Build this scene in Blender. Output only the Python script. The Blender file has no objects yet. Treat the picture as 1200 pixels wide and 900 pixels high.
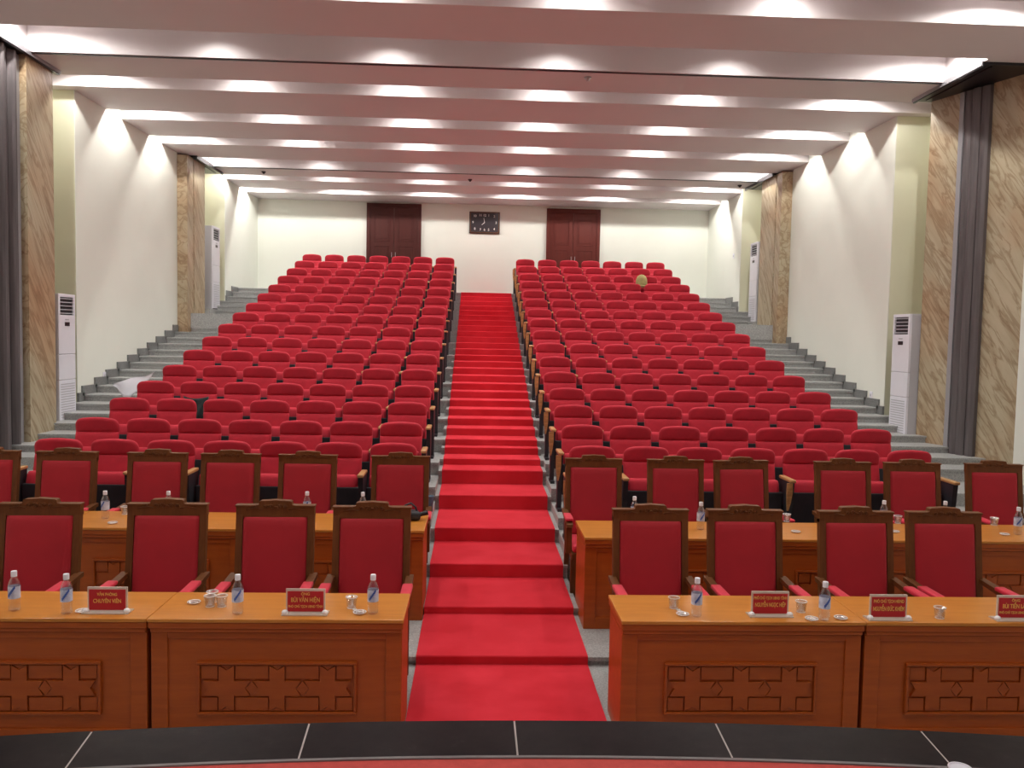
import bpy, bmesh, math, random
from mathutils import Vector, Matrix
random.seed(7)
C = bpy.context.scene.collection
E = 2.397            # eye height above the front floor level
PI = math.pi
ORD = ['first','second','third','fourth','fifth','sixth','seventh','eighth','ninth','tenth','eleventh','twelfth','thirteenth','fourteenth','fifteenth','sixteenth']

# ------------------------------------------------------------------ materials
def newmat(name):
    m = bpy.data.materials.new(name); m.use_nodes = True
    nt = m.node_tree; b = nt.nodes['Principled BSDF']
    return m, nt, b
def coords(nt, scale=(1,1,1), rot=(0,0,0), kind='Object'):
    t = nt.nodes.new('ShaderNodeTexCoord'); mp = nt.nodes.new('ShaderNodeMapping')
    mp.inputs['Scale'].default_value = scale; mp.inputs['Rotation'].default_value = rot
    nt.links.new(t.outputs[kind], mp.inputs['Vector']); return mp.outputs['Vector']
def noise(nt, vec, scale, detail=4, rough=.5, dist=0):
    n = nt.nodes.new('ShaderNodeTexNoise'); n.inputs['Scale'].default_value = scale
    n.inputs['Detail'].default_value = detail; n.inputs['Roughness'].default_value = rough
    n.inputs['Distortion'].default_value = dist
    nt.links.new(vec, n.inputs['Vector']); return n.outputs['Fac']
def ramp(nt, fac, stops):
    r = nt.nodes.new('ShaderNodeValToRGB'); nt.links.new(fac, r.inputs['Fac'])
    e = r.color_ramp.elements
    while len(e) < len(stops): e.new(.5)
    for k, (p, c) in enumerate(stops): e[k].position = p; e[k].color = (*c, 1)
    return r.outputs['Color']
def bump(nt, b, fac, strength=.2, dist=.01):
    n = nt.nodes.new('ShaderNodeBump'); n.inputs['Strength'].default_value = strength
    n.inputs['Distance'].default_value = dist
    nt.links.new(fac, n.inputs['Height']); nt.links.new(n.outputs['Normal'], b.inputs['Normal'])
def mat(name, col, rough=.6, var=.12, scale=6, bmp=.0, metal=0, spec=.5, sheen=0, coat=0, vscale=(1,1,1), bscale=None, kind='Object'):
    m, nt, b = newmat(name)
    b.inputs['Roughness'].default_value = rough; b.inputs['Metallic'].default_value = metal
    b.inputs['Specular IOR Level'].default_value = spec
    b.inputs['Coat Weight'].default_value = coat; b.inputs['Coat Roughness'].default_value = .15
    b.inputs['Sheen Weight'].default_value = sheen
    if sheen: b.inputs['Sheen Tint'].default_value = (1,.45,.45,1); b.inputs['Sheen Roughness'].default_value = .4
    v = coords(nt, vscale, kind=kind)
    f = noise(nt, v, scale, 5)
    lo = tuple(c*(1-var) for c in col); hi = tuple(min(1,c*(1+var)) for c in col)
    nt.links.new(ramp(nt, f, [(.3,lo),(.7,hi)]), b.inputs['Base Color'])
    if bmp: bump(nt, b, noise(nt, v, bscale or scale*8, 3), bmp, .004)
    return m
M = {}
M['wall'] = mat('painted_wall_cream', (.77,.79,.71), .75, .02, 1.2, .03)
M['ceiling'] = mat('painted_ceiling', (.66,.61,.61), .65, .02, 1, .02)
M['green'] = mat('painted_niche', (.72,.72,.54), .75, .02, 1)
M['seat'] = mat('red_velvet', (.50,.012,.032), .8, .12, 9, .25, sheen=.22, bscale=160)
M['chairfab'] = mat('crimson_fabric', (.40,.010,.022), .75, .08, 5, .15, sheen=.15, bscale=220)
M['armpad'] = mat('red_pad', (.62,.02,.05), .7, .08, 9, .1, sheen=.3)
M['black'] = mat('black_plastic', (.018,.018,.024), .55, .2, 8)
M['blackmetal'] = mat('black_metal', (.02,.02,.022), .35, .1, 8, metal=.4)
M['armwood'] = mat('pale_wood', (.55,.31,.12), .35, .18, 4, vscale=(3,1,12), coat=.3)
M['white'] = mat('white_plastic', (.80,.80,.86), .4, .02, 3)
M['acgrey'] = mat('grey_casing', (.50,.50,.53), .5, .03, 3)
M['dark'] = mat('dark_grille', (.03,.03,.035), .6, .2, 8)
M['steel'] = mat('steel', (.5,.5,.52), .3, .05, 3, metal=.9)
M['jamb'] = mat('aluminium_jamb', (.34,.34,.36), .45, .05, 3, metal=.3)
M['pleat'] = mat('taupe_partition_fabric', (.105,.09,.092), .7, .25, 3, .1, vscale=(6,6,.4))
M['platered'] = mat('nameplate_red', (.50,.012,.02), .5, .05, 5)
M['gold'] = mat('gold_print', (.85,.50,.12), .5, .03, 5)
M['clockface'] = mat('clock_black', (.02,.015,.02), .35, .1, 8)
M['silver'] = mat('silver_print', (.75,.72,.68), .4, .02, 5)
M['paper'] = mat('white_cloth', (.90,.90,.95), .8, .02, 4)
M['jacket'] = mat('dark_grey_cloth', (.045,.06,.06), .85, .3, 12)
M['blue'] = mat('blue_grey_plastic', (.08,.14,.20), .6, .1, 8)
M['olive'] = mat('olive_cloth', (.36,.30,.12), .85, .15, 14)
M['label'] = mat('bottle_label', (.55,.62,.85), .5, .35, 25)
M['labelblue'] = mat('label_blue', (.05,.12,.45), .5, .1, 20)
M['cork'] = mat('stage_carpet', (.46,.06,.05), .95, .1, 30, .3)
# emission lens
m, nt, b = newmat('lamp_lens'); b.inputs['Emission Color'].default_value = (1,.96,.88,1); b.inputs['Emission Strength'].default_value = 6
b.inputs['Base Color'].default_value = (.9,.9,.85,1); M['lens'] = m
# carpet
m, nt, b = newmat('red_stair_carpet'); v = coords(nt)
nt.links.new(ramp(nt, noise(nt, v, 3, 6), [(.3,(.56,.020,.032)),(.7,(.66,.034,.052))]), b.inputs['Base Color'])
b.inputs['Roughness'].default_value = .95; b.inputs['Specular IOR Level'].default_value = .15
bump(nt, b, noise(nt, v, 260, 2), .4, .004); M['carpet'] = m
# wood
def wood(name, lo, hi, rough, coat, scale=2.2, vs=(1,9,9), kind='Object'):
    m, nt, b = newmat(name); v = coords(nt, vs, kind=kind)
    f = noise(nt, v, scale, 7, .6, .8)
    nt.links.new(ramp(nt, f, [(.28,lo),(.5,tuple((a+c)/2 for a,c in zip(lo,hi))),(.74,hi)]), b.inputs['Base Color'])
    b.inputs['Roughness'].default_value = rough; b.inputs['Coat Weight'].default_value = coat; b.inputs['Coat Roughness'].default_value = .2; b.inputs['Specular IOR Level'].default_value=.3
    bump(nt, b, f, .06, .003); return m
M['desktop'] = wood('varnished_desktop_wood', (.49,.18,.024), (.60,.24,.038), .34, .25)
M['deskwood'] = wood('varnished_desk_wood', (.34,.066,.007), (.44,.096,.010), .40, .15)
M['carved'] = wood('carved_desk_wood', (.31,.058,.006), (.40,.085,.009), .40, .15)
M['chairwood'] = wood('dark_chair_wood', (.10,.034,.008), (.17,.060,.015), .5, .0, 3, (8,8,1))
M['doorwood'] = wood('dark_red_door_wood', (.085,.010,.005), (.115,.015,.008), .6, .0, 2, (8,8,1))
M['doorwood2'] = wood('dark_brown_door_wood', (.050,.008,.005), (.070,.011,.007), .6, .0, 2, (8,8,1))
# granite grey
m, nt, b = newmat('grey_granite'); v = coords(nt)
nt.links.new(ramp(nt, noise(nt, v, 70, 6, .8), [(.33,(.20,.20,.20)),(.5,(.37,.38,.37)),(.68,(.58,.59,.57))]), b.inputs['Base Color'])
b.inputs['Roughness'].default_value = .4; M['granite'] = m
m, nt, b = newmat('dark_granite_skirting'); v = coords(nt)
nt.links.new(ramp(nt, noise(nt, v, 50, 6, .8), [(.35,(.12,.12,.12)),(.65,(.26,.27,.26))]), b.inputs['Base Color'])
b.inputs['Roughness'].default_value = .4; M['skirting'] = m
m, nt, b = newmat('polished_black_granite'); v = coords(nt)
nt.links.new(ramp(nt, noise(nt, v, 9, 8, .75), [(.35,(.009,.007,.008)),(.62,(.017,.013,.014)),(.80,(.04,.034,.035))]), b.inputs['Base Color'])
b.inputs['Roughness'].default_value = .30; b.inputs['Specular IOR Level'].default_value=.06; M['blackgranite'] = m
# marble
def marble(name, ang):
    m, nt, b = newmat(name)
    v = coords(nt, (1,1,1), (ang,0,0))
    mp = nt.nodes.new('ShaderNodeMapping'); mp.inputs['Scale'].default_value = (2.2,3.4,.45); nt.links.new(v, mp.inputs['Vector'])
    n1 = noise(nt, mp.outputs['Vector'], 1.6, 7, .6, .8)
    c1 = ramp(nt, n1, [(.28,(.34,.26,.16)),(.42,(.42,.35,.23)),(.56,(.47,.41,.28)),(.75,(.50,.45,.32))])
    n2 = noise(nt, mp.outputs['Vector'], 2.3, 5, .55, .8)
    vein = ramp(nt, n2, [(.44,(1,1,1)),(.49,(.46,.34,.24)),(.505,(.52,.40,.30)),(.56,(1,1,1))])
    n3 = noise(nt, v, .8, 3)
    pink = ramp(nt, n3, [(.42,(1,1,1)),(.62,(1.0,.78,.66))])
    mx = nt.nodes.new('ShaderNodeMix'); mx.data_type='RGBA'; mx.blend_type='MULTIPLY'; mx.inputs[0].default_value=.62
    nt.links.new(c1, mx.inputs[6]); nt.links.new(vein, mx.inputs[7])
    m2 = nt.nodes.new('ShaderNodeMix'); m2.data_type='RGBA'; m2.blend_type='MULTIPLY'; m2.inputs[0].default_value=.75
    nt.links.new(mx.outputs[2], m2.inputs[6]); nt.links.new(pink, m2.inputs[7])
    nt.links.new(m2.outputs[2], b.inputs['Base Color']); b.inputs['Roughness'].default_value = .4
    return m
M['marble'] = marble('brown_veined_marble', .60); M['marble_left'] = marble('brown_veined_marble_left', -.60)
# clear plastics / glass
def clear(name, tint, gl, lo=.06, hi=.6):
    m = bpy.data.materials.new(name); m.use_nodes = True; nt = m.node_tree; nt.nodes.clear()
    o = nt.nodes.new('ShaderNodeOutputMaterial'); t = nt.nodes.new('ShaderNodeBsdfTransparent'); g = nt.nodes.new('ShaderNodeBsdfGlossy')
    t.inputs['Color'].default_value = (*tint,1); g.inputs['Roughness'].default_value = gl; g.inputs['Color'].default_value = (1,1,1,1)
    lw = nt.nodes.new('ShaderNodeLayerWeight'); lw.inputs['Blend'].default_value = .35
    mr = nt.nodes.new('ShaderNodeMapRange'); mr.inputs['To Min'].default_value = lo; mr.inputs['To Max'].default_value = hi
    nt.links.new(lw.outputs['Facing'], mr.inputs['Value'])
    mx = nt.nodes.new('ShaderNodeMixShader'); nt.links.new(mr.outputs[0], mx.inputs[0])
    nt.links.new(t.outputs[0], mx.inputs[1]); nt.links.new(g.outputs[0], mx.inputs[2]); nt.links.new(mx.outputs[0], o.inputs[0])
    return m
M['pet'] = clear('clear_bottle_plastic', (.90,.90,.92), .15)
M['glass'] = clear('cup_glass', (.86,.86,.86), .12, .14, .8)
m, nt, b = newmat('frosted_acrylic'); b.inputs['Base Color'].default_value = (.80,.72,.62,1); b.inputs['Roughness'].default_value = .3
b.inputs['Alpha'].default_value = .65; M['acrylic'] = m
m, nt, b = newmat('glass_rim'); b.inputs['Base Color'].default_value = (.85,.85,.85,1); b.inputs['Roughness'].default_value = .15; M['rim'] = m

# ------------------------------------------------------------------ mesh helper
class MB:
    def __init__(s): s.bm = bmesh.new()
    def box(s, x0, x1, y0, y1, z0, z1, bev=0, mt=None, seg=2):
        mtx = Matrix.Translation(((x0+x1)/2,(y0+y1)/2,(z0+z1)/2)) @ Matrix.Diagonal((abs(x1-x0),abs(y1-y0),abs(z1-z0),1))
        r = bmesh.ops.create_cube(s.bm, size=1, matrix=mtx)
        vs = r['verts']
        if bev:
            es = list({e for v in vs for e in v.link_edges})
            rr = bmesh.ops.bevel(s.bm, geom=es, offset=bev, segments=seg, affect='EDGES', profile=.6)
            vs = list({v for f in rr['faces'] for v in f.verts} | {v for v in vs if v.is_valid})
        if mt is not None: bmesh.ops.transform(s.bm, matrix=mt, verts=vs)
        return s
    def prism(s, poly, f, a, b):
        """poly: 2-D outline; f(u,v,w) -> xyz; extruded w from a to b"""
        A = [s.bm.verts.new(f(u,v,a)) for u,v in poly]; B = [s.bm.verts.new(f(u,v,b)) for u,v in poly]
        n = len(poly)
        s.bm.faces.new(A); s.bm.faces.new(B[::-1])
        for i in range(n): s.bm.faces.new((A[i],B[i],B[(i+1)%n],A[(i+1)%n]))
        return s
    def lathe(s, prof, n=20, c=(0,0,0)):
        rings = []
        for r,z in prof:
            if r < 1e-5: rings.append([s.bm.verts.new((c[0],c[1],c[2]+z))])
            else: rings.append([s.bm.verts.new((c[0]+r*math.cos(2*PI*i/n), c[1]+r*math.sin(2*PI*i/n), c[2]+z)) for i in range(n)])
        for a,b in zip(rings, rings[1:]):
            for i in range(n):
                j=(i+1)%n
                if len(a)==1 and len(b)==1: continue
                if len(a)==1: s.bm.faces.new((a[0],b[i],b[j]))
                elif len(b)==1: s.bm.faces.new((a[i],b[0],a[j]))
                else: s.bm.faces.new((a[i],b[i],b[j],a[j]))
        return s
    def tube(s, pts, r, n=8):
        pts = [Vector(p) for p in pts]; rings = []
        for i,p in enumerate(pts):
            d = (pts[min(i+1,len(pts)-1)]-pts[max(i-1,0)]).normalized()
            up = Vector((0,0,1)) if abs(d.z)<.9 else Vector((1,0,0))
            a = d.cross(up).normalized(); b = d.cross(a)
            rr = r[i] if isinstance(r,(list,tuple)) else r
            rings.append([s.bm.verts.new(p+a*rr*math.cos(2*PI*k/n)+b*rr*math.sin(2*PI*k/n)) for k in range(n)])
        for a,b in zip(rings,rings[1:]):
            for i in range(n): s.bm.faces.new((a[i],a[(i+1)%n],b[(i+1)%n],b[i]))
        s.bm.faces.new(rings[0]); s.bm.faces.new(rings[-1][::-1]); return s
    def pillow(s, w, z0, z1, ym, tf, tb, rt, rb, nu=10, nv=10, pu=6, pv=6, arch=0, cx=0):
        """upholstered slab: width w, height z0..z1, ym(v) mid plane y, tf / tb front and back thickness"""
        F=[];B=[]
        for j in range(nv+1):
            v = j/nv; v = .5-.5*math.cos(PI*v); z = z0+(z1-z0)*v
            hw = w/2
            if rt and z1-z < rt: hw = w/2-rt+math.sqrt(max(0,rt*rt-(rt-(z1-z))**2))
            if rb and z-z0 < rb: hw = min(hw, w/2-rb+math.sqrt(max(0,rb*rb-(rb-(z-z0))**2)))
            ev = max(0,1-abs(2*v-1)**pv)
            fr=[];br=[]
            for i in range(nu+1):
                u = -math.cos(PI*i/nu)
                eu = max(0,1-abs(u)**pu); t = math.sqrt(eu*ev)
                zz = z - arch*u*u*v
                x = cx+u*hw
                fr.append(s.bm.verts.new((x, ym(v)-tf*t, zz)))
                if 0<i<nu and 0<j<nv: br.append(s.bm.verts.new((x, ym(v)+tb*t, zz)))
                else: br.append(fr[-1])
            F.append(fr);B.append(br)
        for j in range(nv):
            for i in range(nu):
                for G,fl in ((F,0),(B,1)):
                    q=(G[j][i],G[j][i+1],G[j+1][i+1],G[j+1][i])
                    try: s.bm.faces.new(q if not fl else q[::-1])
                    except ValueError: pass
        return s
    def xf(s, m): bmesh.ops.transform(s.bm, matrix=m, verts=s.bm.verts); return s
    def build(s, name, material, parent=None, smooth=False, loc=None, rotz=0):
        bmesh.ops.recalc_face_normals(s.bm, faces=s.bm.faces)
        me = bpy.data.meshes.new(name); s.bm.to_mesh(me); s.bm.free()
        me.materials.append(material)
        if smooth:
            for p in me.polygons: p.use_smooth = True
        o = bpy.data.objects.new(name, me); C.objects.link(o)
        if parent is not None: o.parent = parent
        if loc is not None: o.location = loc
        if rotz: o.rotation_euler = (0,0,rotz)
        return o
def auto_smooth(o, ang=40):
    me = o.data
    for p in me.polygons: p.use_smooth = True
    try: me.set_sharp_from_angle(angle=math.radians(ang))
    except Exception: pass
    return o
def thing(name, label, cat, loc=(0,0,0), rotz=0, group=None):
    o = bpy.data.objects.new(name, None); C.objects.link(o); o.empty_display_size=.1
    o.location = loc; o.rotation_euler = (0,0,rotz); o['label']=label; o['category']=cat
    if group: o['group']=group
    return o
def tag(o, label, cat, group=None):
    o['label']=label; o['category']=cat
    if group: o['group']=group
    return o
def struct(o): o['kind']='structure'; return o
def dup(root, loc, rotz, label, group=None):
    kids = CH[root.name]
    r = root.copy(); C.objects.link(r); r.location = loc; r.rotation_euler=(0,0,rotz); r['label']=label
    if group: r['group']=group
    for ch, subs in kids:
        c = ch.copy(); C.objects.link(c); c.parent = r
        for g in subs:
            d = g.copy(); C.objects.link(d); d.parent = c
    return r
CH = {}
def register(root):
    CH[root.name] = [(c, list(c.children)) for c in root.children]
def text_mesh(name, txt, size, material, parent, loc, rot=(PI/2,0,0), ext=.0008, xs=1):
    cu = bpy.data.curves.new(name,'FONT'); cu.body = txt; cu.size=size; cu.extrude=ext; cu.align_x='CENTER'; cu.align_y='CENTER'; cu.offset=size*.018
    t = bpy.data.objects.new(name+'_c', cu); C.objects.link(t)
    dg = bpy.context.evaluated_depsgraph_get(); dg.update()
    me = bpy.data.meshes.new_from_object(t.evaluated_get(dg)); me.materials.clear(); me.materials.append(material)
    bpy.data.objects.remove(t); bpy.data.curves.remove(cu)
    o = bpy.data.objects.new(name, me); C.objects.link(o); o.parent=parent; o.location=loc; o.rotation_euler=rot; o.scale=(xs,1,1)
    return o

# ------------------------------------------------------------------ levels
YB = [8.593,9.458,10.323,11.153,12.057,12.893,13.769,14.602,15.452,16.314,17.187,18.046,18.905,19.778,20.643,21.56]
ZF = [E+z for z in (-2.041,-1.915,-1.759,-1.601,-1.425,-1.226,-1.025,-.811,-.592,-.387,-.161,.068,.313,.548,.795,1.041)]
YF = [y-.72 for y in YB]
L1 = E-2.335
YBACK = 22.7
CEIL = E+3.5

def stair_profile(treads, yend, zb):
    """treads: [(y, z)] -> closed outline in (y,z), with a small nosing"""
    pts = [(treads[0][0], zb)]
    zp = treads[0][1]-.06
    for i,(y,z) in enumerate(treads):
        pts += [(y, z-.03), (y-.018, z-.028), (y-.018, z)]
        yn = treads[i+1][0] if i+1<len(treads) else yend
        pts.append((yn, z))
    pts.append((yend, zb)); return pts
fX = lambda u,v,w: (w,u,v)

# floor
mb = MB(); mb.box(-7.6,7.9,-4.2,24,-.2,0); struct(mb.build('floor', M['granite']))
# seating tiers left and right (wall to aisle)
tiers = [(5.98,L1)] + [(YF[i],ZF[i]) for i in range(16)]
AL, AR = -.44, .90
for nm,x0,x1 in (('floor.001',-6.9,AL),('floor.002',AR,7.3)):
    mb = MB(); mb.prism(stair_profile(tiers, YBACK, -.1), fX, x0, x1); struct(mb.build(nm, M['granite']))
# side aisle half steps
for nm,x0,x1 in (('floor.003',-6.9,-4.42),('floor.004',4.82,7.3)):
    mb = MB()
    for i in range(3,15):
        z0=ZF[i]; z1=ZF[i+1]; ym=YF[i]+.43
        if i==11:   # landing in front of the rear coolers
            mb.prism([(YF[i]-.02,z0-.05),(YF[i]-.02,z1+.02),(YF[i+1]+.02,z1+.02),(YF[i+1]+.02,z0-.05)], fX, x0, x1)
            continue
        mb.prism([(ym,z0-.02),(ym,(z0+z1)/2-.028),(ym-.018,(z0+z1)/2-.026),(ym-.018,(z0+z1)/2),(YF[i+1]+.01,(z0+z1)/2),(YF[i+1]+.01,z0-.02)], fX, x0, x1)
    struct(mb.build(nm, M['granite']))
# centre aisle stair
aisle = [(5.98,L1),(6.90,E-2.275),(7.76,E-2.15),(8.62,E-2.01),(9.57,E-1.85),(10.31,E-1.68)]
for k in range(3,16):
    if k==3: aisle.append((YF[3]+.30, E-1.60)); aisle.append((YF[3]+.72, E-1.51)); continue
    aisle.append((YF[k]+.02, ZF[k]));
    if k<15: aisle.append((YF[k]+.45, (ZF[k]+ZF[k+1])/2))
mb = MB(); mb.prism(stair_profile(aisle, YBACK, -.1), fX, AL, AR); struct(mb.build('floor.005', M['granite']))
# runner
cx0, cx1 = -.395, .855
prof=[(3.31,.0),(3.31,.012),(aisle[0][0]-.03,.012)]
for i,(y,z) in enumerate(aisle):
    prof += [(y-.03,z+.004),(y-.03+.006,z+.012)]
    yn = aisle[i+1][0]-.03 if i+1<len(aisle) else YBACK-.01
    prof.append((yn,z+.012))
# outline back underneath
under=[]
for i,(y,z) in reversed(list(enumerate(aisle))):
    yn = aisle[i+1][0]-.02 if i+1<len(aisle) else YBACK-.01
    zl = aisle[i-1][1] if i else 0
    under += [(yn,z+.001),(y-.0185,z+.001),(y-.0185,zl+.001)]
mb = MB(); mb.prism(prof+under, fX, cx0, cx1)
tag(mb.build('carpet_runner', M['carpet']), 'long red carpet runner climbing the grey central stairs between the seat blocks', 'carpet')

# ------------------------------------------------------------------ stage
SC = (.17, 3.29-15.0); SR = 15.0; SZ = E-1.55
def arc(R, x0, x1, n=60): return [(x, SC[1]+math.sqrt(R*R-(x-SC[0])**2)) for x in [x0+(x1-x0)*i/n for i in range(n+1)]]
fZ = lambda u,v,w: (u,v,w)
mb = MB(); mb.prism([(-6.42,-4.0)]+arc(SR-.29,-6.42,6.9)+[(6.9,-4.0)], fZ, .0, SZ-.004); struct(mb.build('floor.006', M['cork']))
tg = thing('stage_edging','curved polished black granite border of the stage in the foreground','stage border',(0,0,0))
xj = [-6.42]+[.18+.815*i for i in range(-8,9)]+[6.9]
for i in range(len(xj)-1):
    a, b = xj[i], xj[i+1]
    if b-a<.02: continue
    g=.0035
    def ed(x,R,k):   # joints fan out very slightly
        return (x+(x-.18)*(-.02 if k else 0), SC[1]+math.sqrt(R*R-(x-SC[0])**2))
    n=6; outer=[ed(a+g+(b-a-2*g)*j/n,SR,0) for j in range(n+1)]; inner=[ed(a+g+(b-a-2*g)*j/n,SR-.285,1) for j in range(n+1)]
    mb = MB(); mb.prism(outer+inner[::-1], fZ, SZ-.03, SZ)
    mb.build('granite_tile', M['blackgranite'], tg)
mb = MB(); mb.prism(arc(SR-.005,-6.42,6.9)+arc(SR-.28,-6.42,6.9)[::-1], fZ, SZ-.10, SZ-.0305)
for xq in xj[1:-1]:
    ya=SC[1]+math.sqrt(SR**2-(xq-SC[0])**2); mb.prism([(xq-.006,ya-.004),(xq+.006,ya-.004),(xq+.006-(xq-.18)*.02,ya-.282),(xq-.006-(xq-.18)*.02,ya-.282)],fZ,SZ-.0305,SZ-.0012)
mb.prism(arc(SR-.02,-6.42,6.9)+arc(SR-.3,-6.42,6.9)[::-1], fZ, .001, SZ-.1)
mb.build('grout_bed', mat('pale_grout',(.42,.38,.36),.8), tg)
mb = MB(); mb.prism(arc(SR-.284,-6.42,6.9)+arc(SR-.300,-6.42,6.9)[::-1], fZ, SZ-.02, SZ+.002)
mb.build('metal_trim', mat('dull_trim',(.16,.15,.15),.6), tg)

# ------------------------------------------------------------------ walls
def plan_wall(name, pts, z0, z1, m, th=.12, out=1):
    """vertical sheet with thickness following plan points; thickness to the outside"""
    mb = MB()
    for (xa,ya),(xb,yb) in zip(pts,pts[1:]):
        d = Vector((xb-xa,yb-ya,0)); L=d.length; d/=L; n = Vector((d.y,-d.x,0))*out
        a=Vector((xa,ya,0)); b_=Vector((xb,yb,0))
        mb.prism([(0,0),(L,0),(L,th),(0,th)], lambda u,v,w,a=a,d=d,n=n: tuple(a+d*u+n*v+Vector((0,0,w))), z0, z1)
    return struct(mb.build(name, m))
TOP = CEIL+.5
# right side
plan_wall('wall_right', [(6.97,-4.1),(6.97,10.47)], 0, TOP, M['wall'])
plan_wall('wall_right.001', [(6.42,12.851),(6.42,17.08)], .3, TOP, M['wall'])
plan_wall('wall_right.002', [(7.02,11.9),(7.02,12.85),(6.43,12.85)], .3, TOP, M['green'])
plan_wall('wall_right.003', [(6.85,18.2),(6.85,19.8),(6.26,19.8)], 1.5, TOP, M['green'])
plan_wall('wall_right.004', [(6.25,19.801),(6.25,YBACK)], 1.5, TOP, M['wall'])
# left side
plan_wall('wall_left', [(-6.5,-4.1),(-6.5,10.2)], 0, TOP, M['wall'], out=-1)
plan_wall('wall_left.001', [(-6.0,12.871),(-6.0,17.12)], .3, TOP, M['wall'], out=-1)
plan_wall('wall_left.002', [(-6.6,11.7),(-6.6,12.87),(-6.01,12.87)], .3, TOP, M['green'], out=-1)
plan_wall('wall_left.003', [(-6.45,18.1),(-6.45,19.8),(-5.86,19.8)], 1.5, TOP, M['green'], out=-1)
plan_wall('wall_left.004', [(-5.85,19.801),(-5.85,YBACK)], 1.5, TOP, M['wall'], out=-1)
# back wall & stage wall
mb = MB(); mb.box(-6.7,7.1,YBACK,YBACK+.15,3,TOP); struct(mb.build('wall_back', M['wall']))
mb = MB(); mb.box(-6.9,7.3,-4.25,-4.1,0,TOP); struct(mb.build('wall_front', M['wall']))
# marble piers
zb = ZF[3]
def splay(y): return 6.45+.356*(11.95-y)
mb = MB()
for y0,y1 in ((10.47,11.00),(11.42,11.93)):
    mb.prism([(splay(y0),y0),(splay(y1),y1),(splay(y1)+.5,y1),(splay(y0)+.35,y0)], fZ, .5, CEIL-.03)
struct(mb.build('trim_1', M['marble']))
mb = MB(); mb.box(-6.4,-5.8,11.15,11.82,.5,CEIL-.03); struct(mb.build('trim_2', M['marble_left']))
for nm,xs,x_in,x_out,ya,yb,yg in (('trim_3',1,6.20,6.95,17.08,18.3,17.40),('trim_4',-1,-5.80,-6.6,17.12,18.2,17.50)):
    mb = MB(); xa,xb = sorted((x_in,x_out))
    mb.box(xa,xb,ya,yg-.02,ZF[10]+.07,CEIL-.03,.004); mb.box(xa,xb,yg+.02,yb,ZF[10]+.07,CEIL-.03,.004)
    struct(mb.build(nm, M['marble'] if xs>0 else M['marble_left']))
    mb = MB(); xa,xb = sorted((x_in+xs*.03,x_out)); mb.box(xa,xb,yg-.02,yg+.02,ZF[10]+.07,CEIL-.03); struct(mb.build(nm.replace('3','5').replace('4','6'), M['black']))
# black pelmets over the piers
def pelmet(name, x0, x1, y0, y1, z, sgn):
    mb = MB(); mb.box(x0,x1,y0,y1,z-.035,z+.03,.004)
    xi = x0 if sgn>0 else x1
    mb.box(min(xi,xi+sgn*.03),max(xi,xi+sgn*.03),y0,y1,z-.06,z-.03)
    mb.box(min(xi+sgn*.13,xi+sgn*.15),max(xi+sgn*.13,xi+sgn*.15),y0+.05,y1-.1,z-.05,z-.03)
    struct(mb.build(name, M['blackmetal']))
pelmet('trim_7', 6.20, 7.15, 10.30, 11.96, CEIL, 1)
pelmet('trim_8', -6.6, -5.76, 10.2, 11.94, CEIL, -1)
pelmet('trim_9', 6.12, 6.95, 17.45, 19.25, CEIL, 1)
pelmet('trim_10', -6.6, -5.68, 17.35, 19.1, CEIL, -1)
# silver edge of pelmets
mb = MB(); mb.box(6.185,6.20,10.3,11.96,CEIL-.045,CEIL+.02); mb.box(-5.76,-5.745,10.2,11.94,CEIL-.045,CEIL+.02); struct(mb.build('trim_11', M['jamb']))

# folding partitions parked in their pockets
def partition(name, label, base, d, n, out, w, z0, z1, leaves, jamb):
    t = thing(name, label, 'folding partition', (base[0],base[1],z0))
    d=Vector(d); n=Vector(n); h=z1-z0
    for k in range(leaves):
        mb = MB(); a=w*k/leaves; b_=w*(k+1)/leaves
        off = out*(1 if k%2 else .8)
        poly=[]
        for j in range(7):
            s=j/6; poly.append((a+(b_-a)*s, off*(.72+.28*math.sin(PI*s))))
        poly=[(a,0)]+poly+[(b_,0)]
        mb.prism(poly, lambda u,v,q: tuple(d*u+n*v+Vector((0,0,q))), .03, h)
        mb.build('panel_leaf', M['pleat'], t)
    mb = MB(); s=-.002 if jamb>0 else w
    mb.prism([(s-abs(jamb) if jamb>0 else s+.002,0),(s if jamb>0 else s+abs(jamb),0),(s if jamb>0 else s+abs(jamb),out*.75),(s-abs(jamb) if jamb>0 else s+.002,out*.75)], lambda u,v,q: tuple(d*u+n*v+Vector((0,0,q))), .03, h)
    mb.build('jamb', M['jamb'], t)
    mb = MB(); mb.prism([(-.06,0),(w+.06,0),(w+.06,out*1.05),(-.06,out*1.05)], lambda u,v,q: tuple(d*u+n*v+Vector((0,0,q))), 0, .03)
    mb.build('floor_plate', M['jamb'], t); return t
dv = Vector((-.356,1,0)).normalized(); nv = Vector((-1,-.356,0)).normalized()
partition('folding_partition','dark grey folded partition between beige marble panels at right wall',(splay(11.0),11.0),dv,nv,.10,.38,ZF[3],CEIL-.06,3,-.07)
partition('folding_partition','dark grey folded partition hanging in pleats at far left edge',(-6.08,10.22),(0,1,0),(1,0,0),.27,.78,ZF[2]+.002,CEIL-.06,6,-.13)

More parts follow.
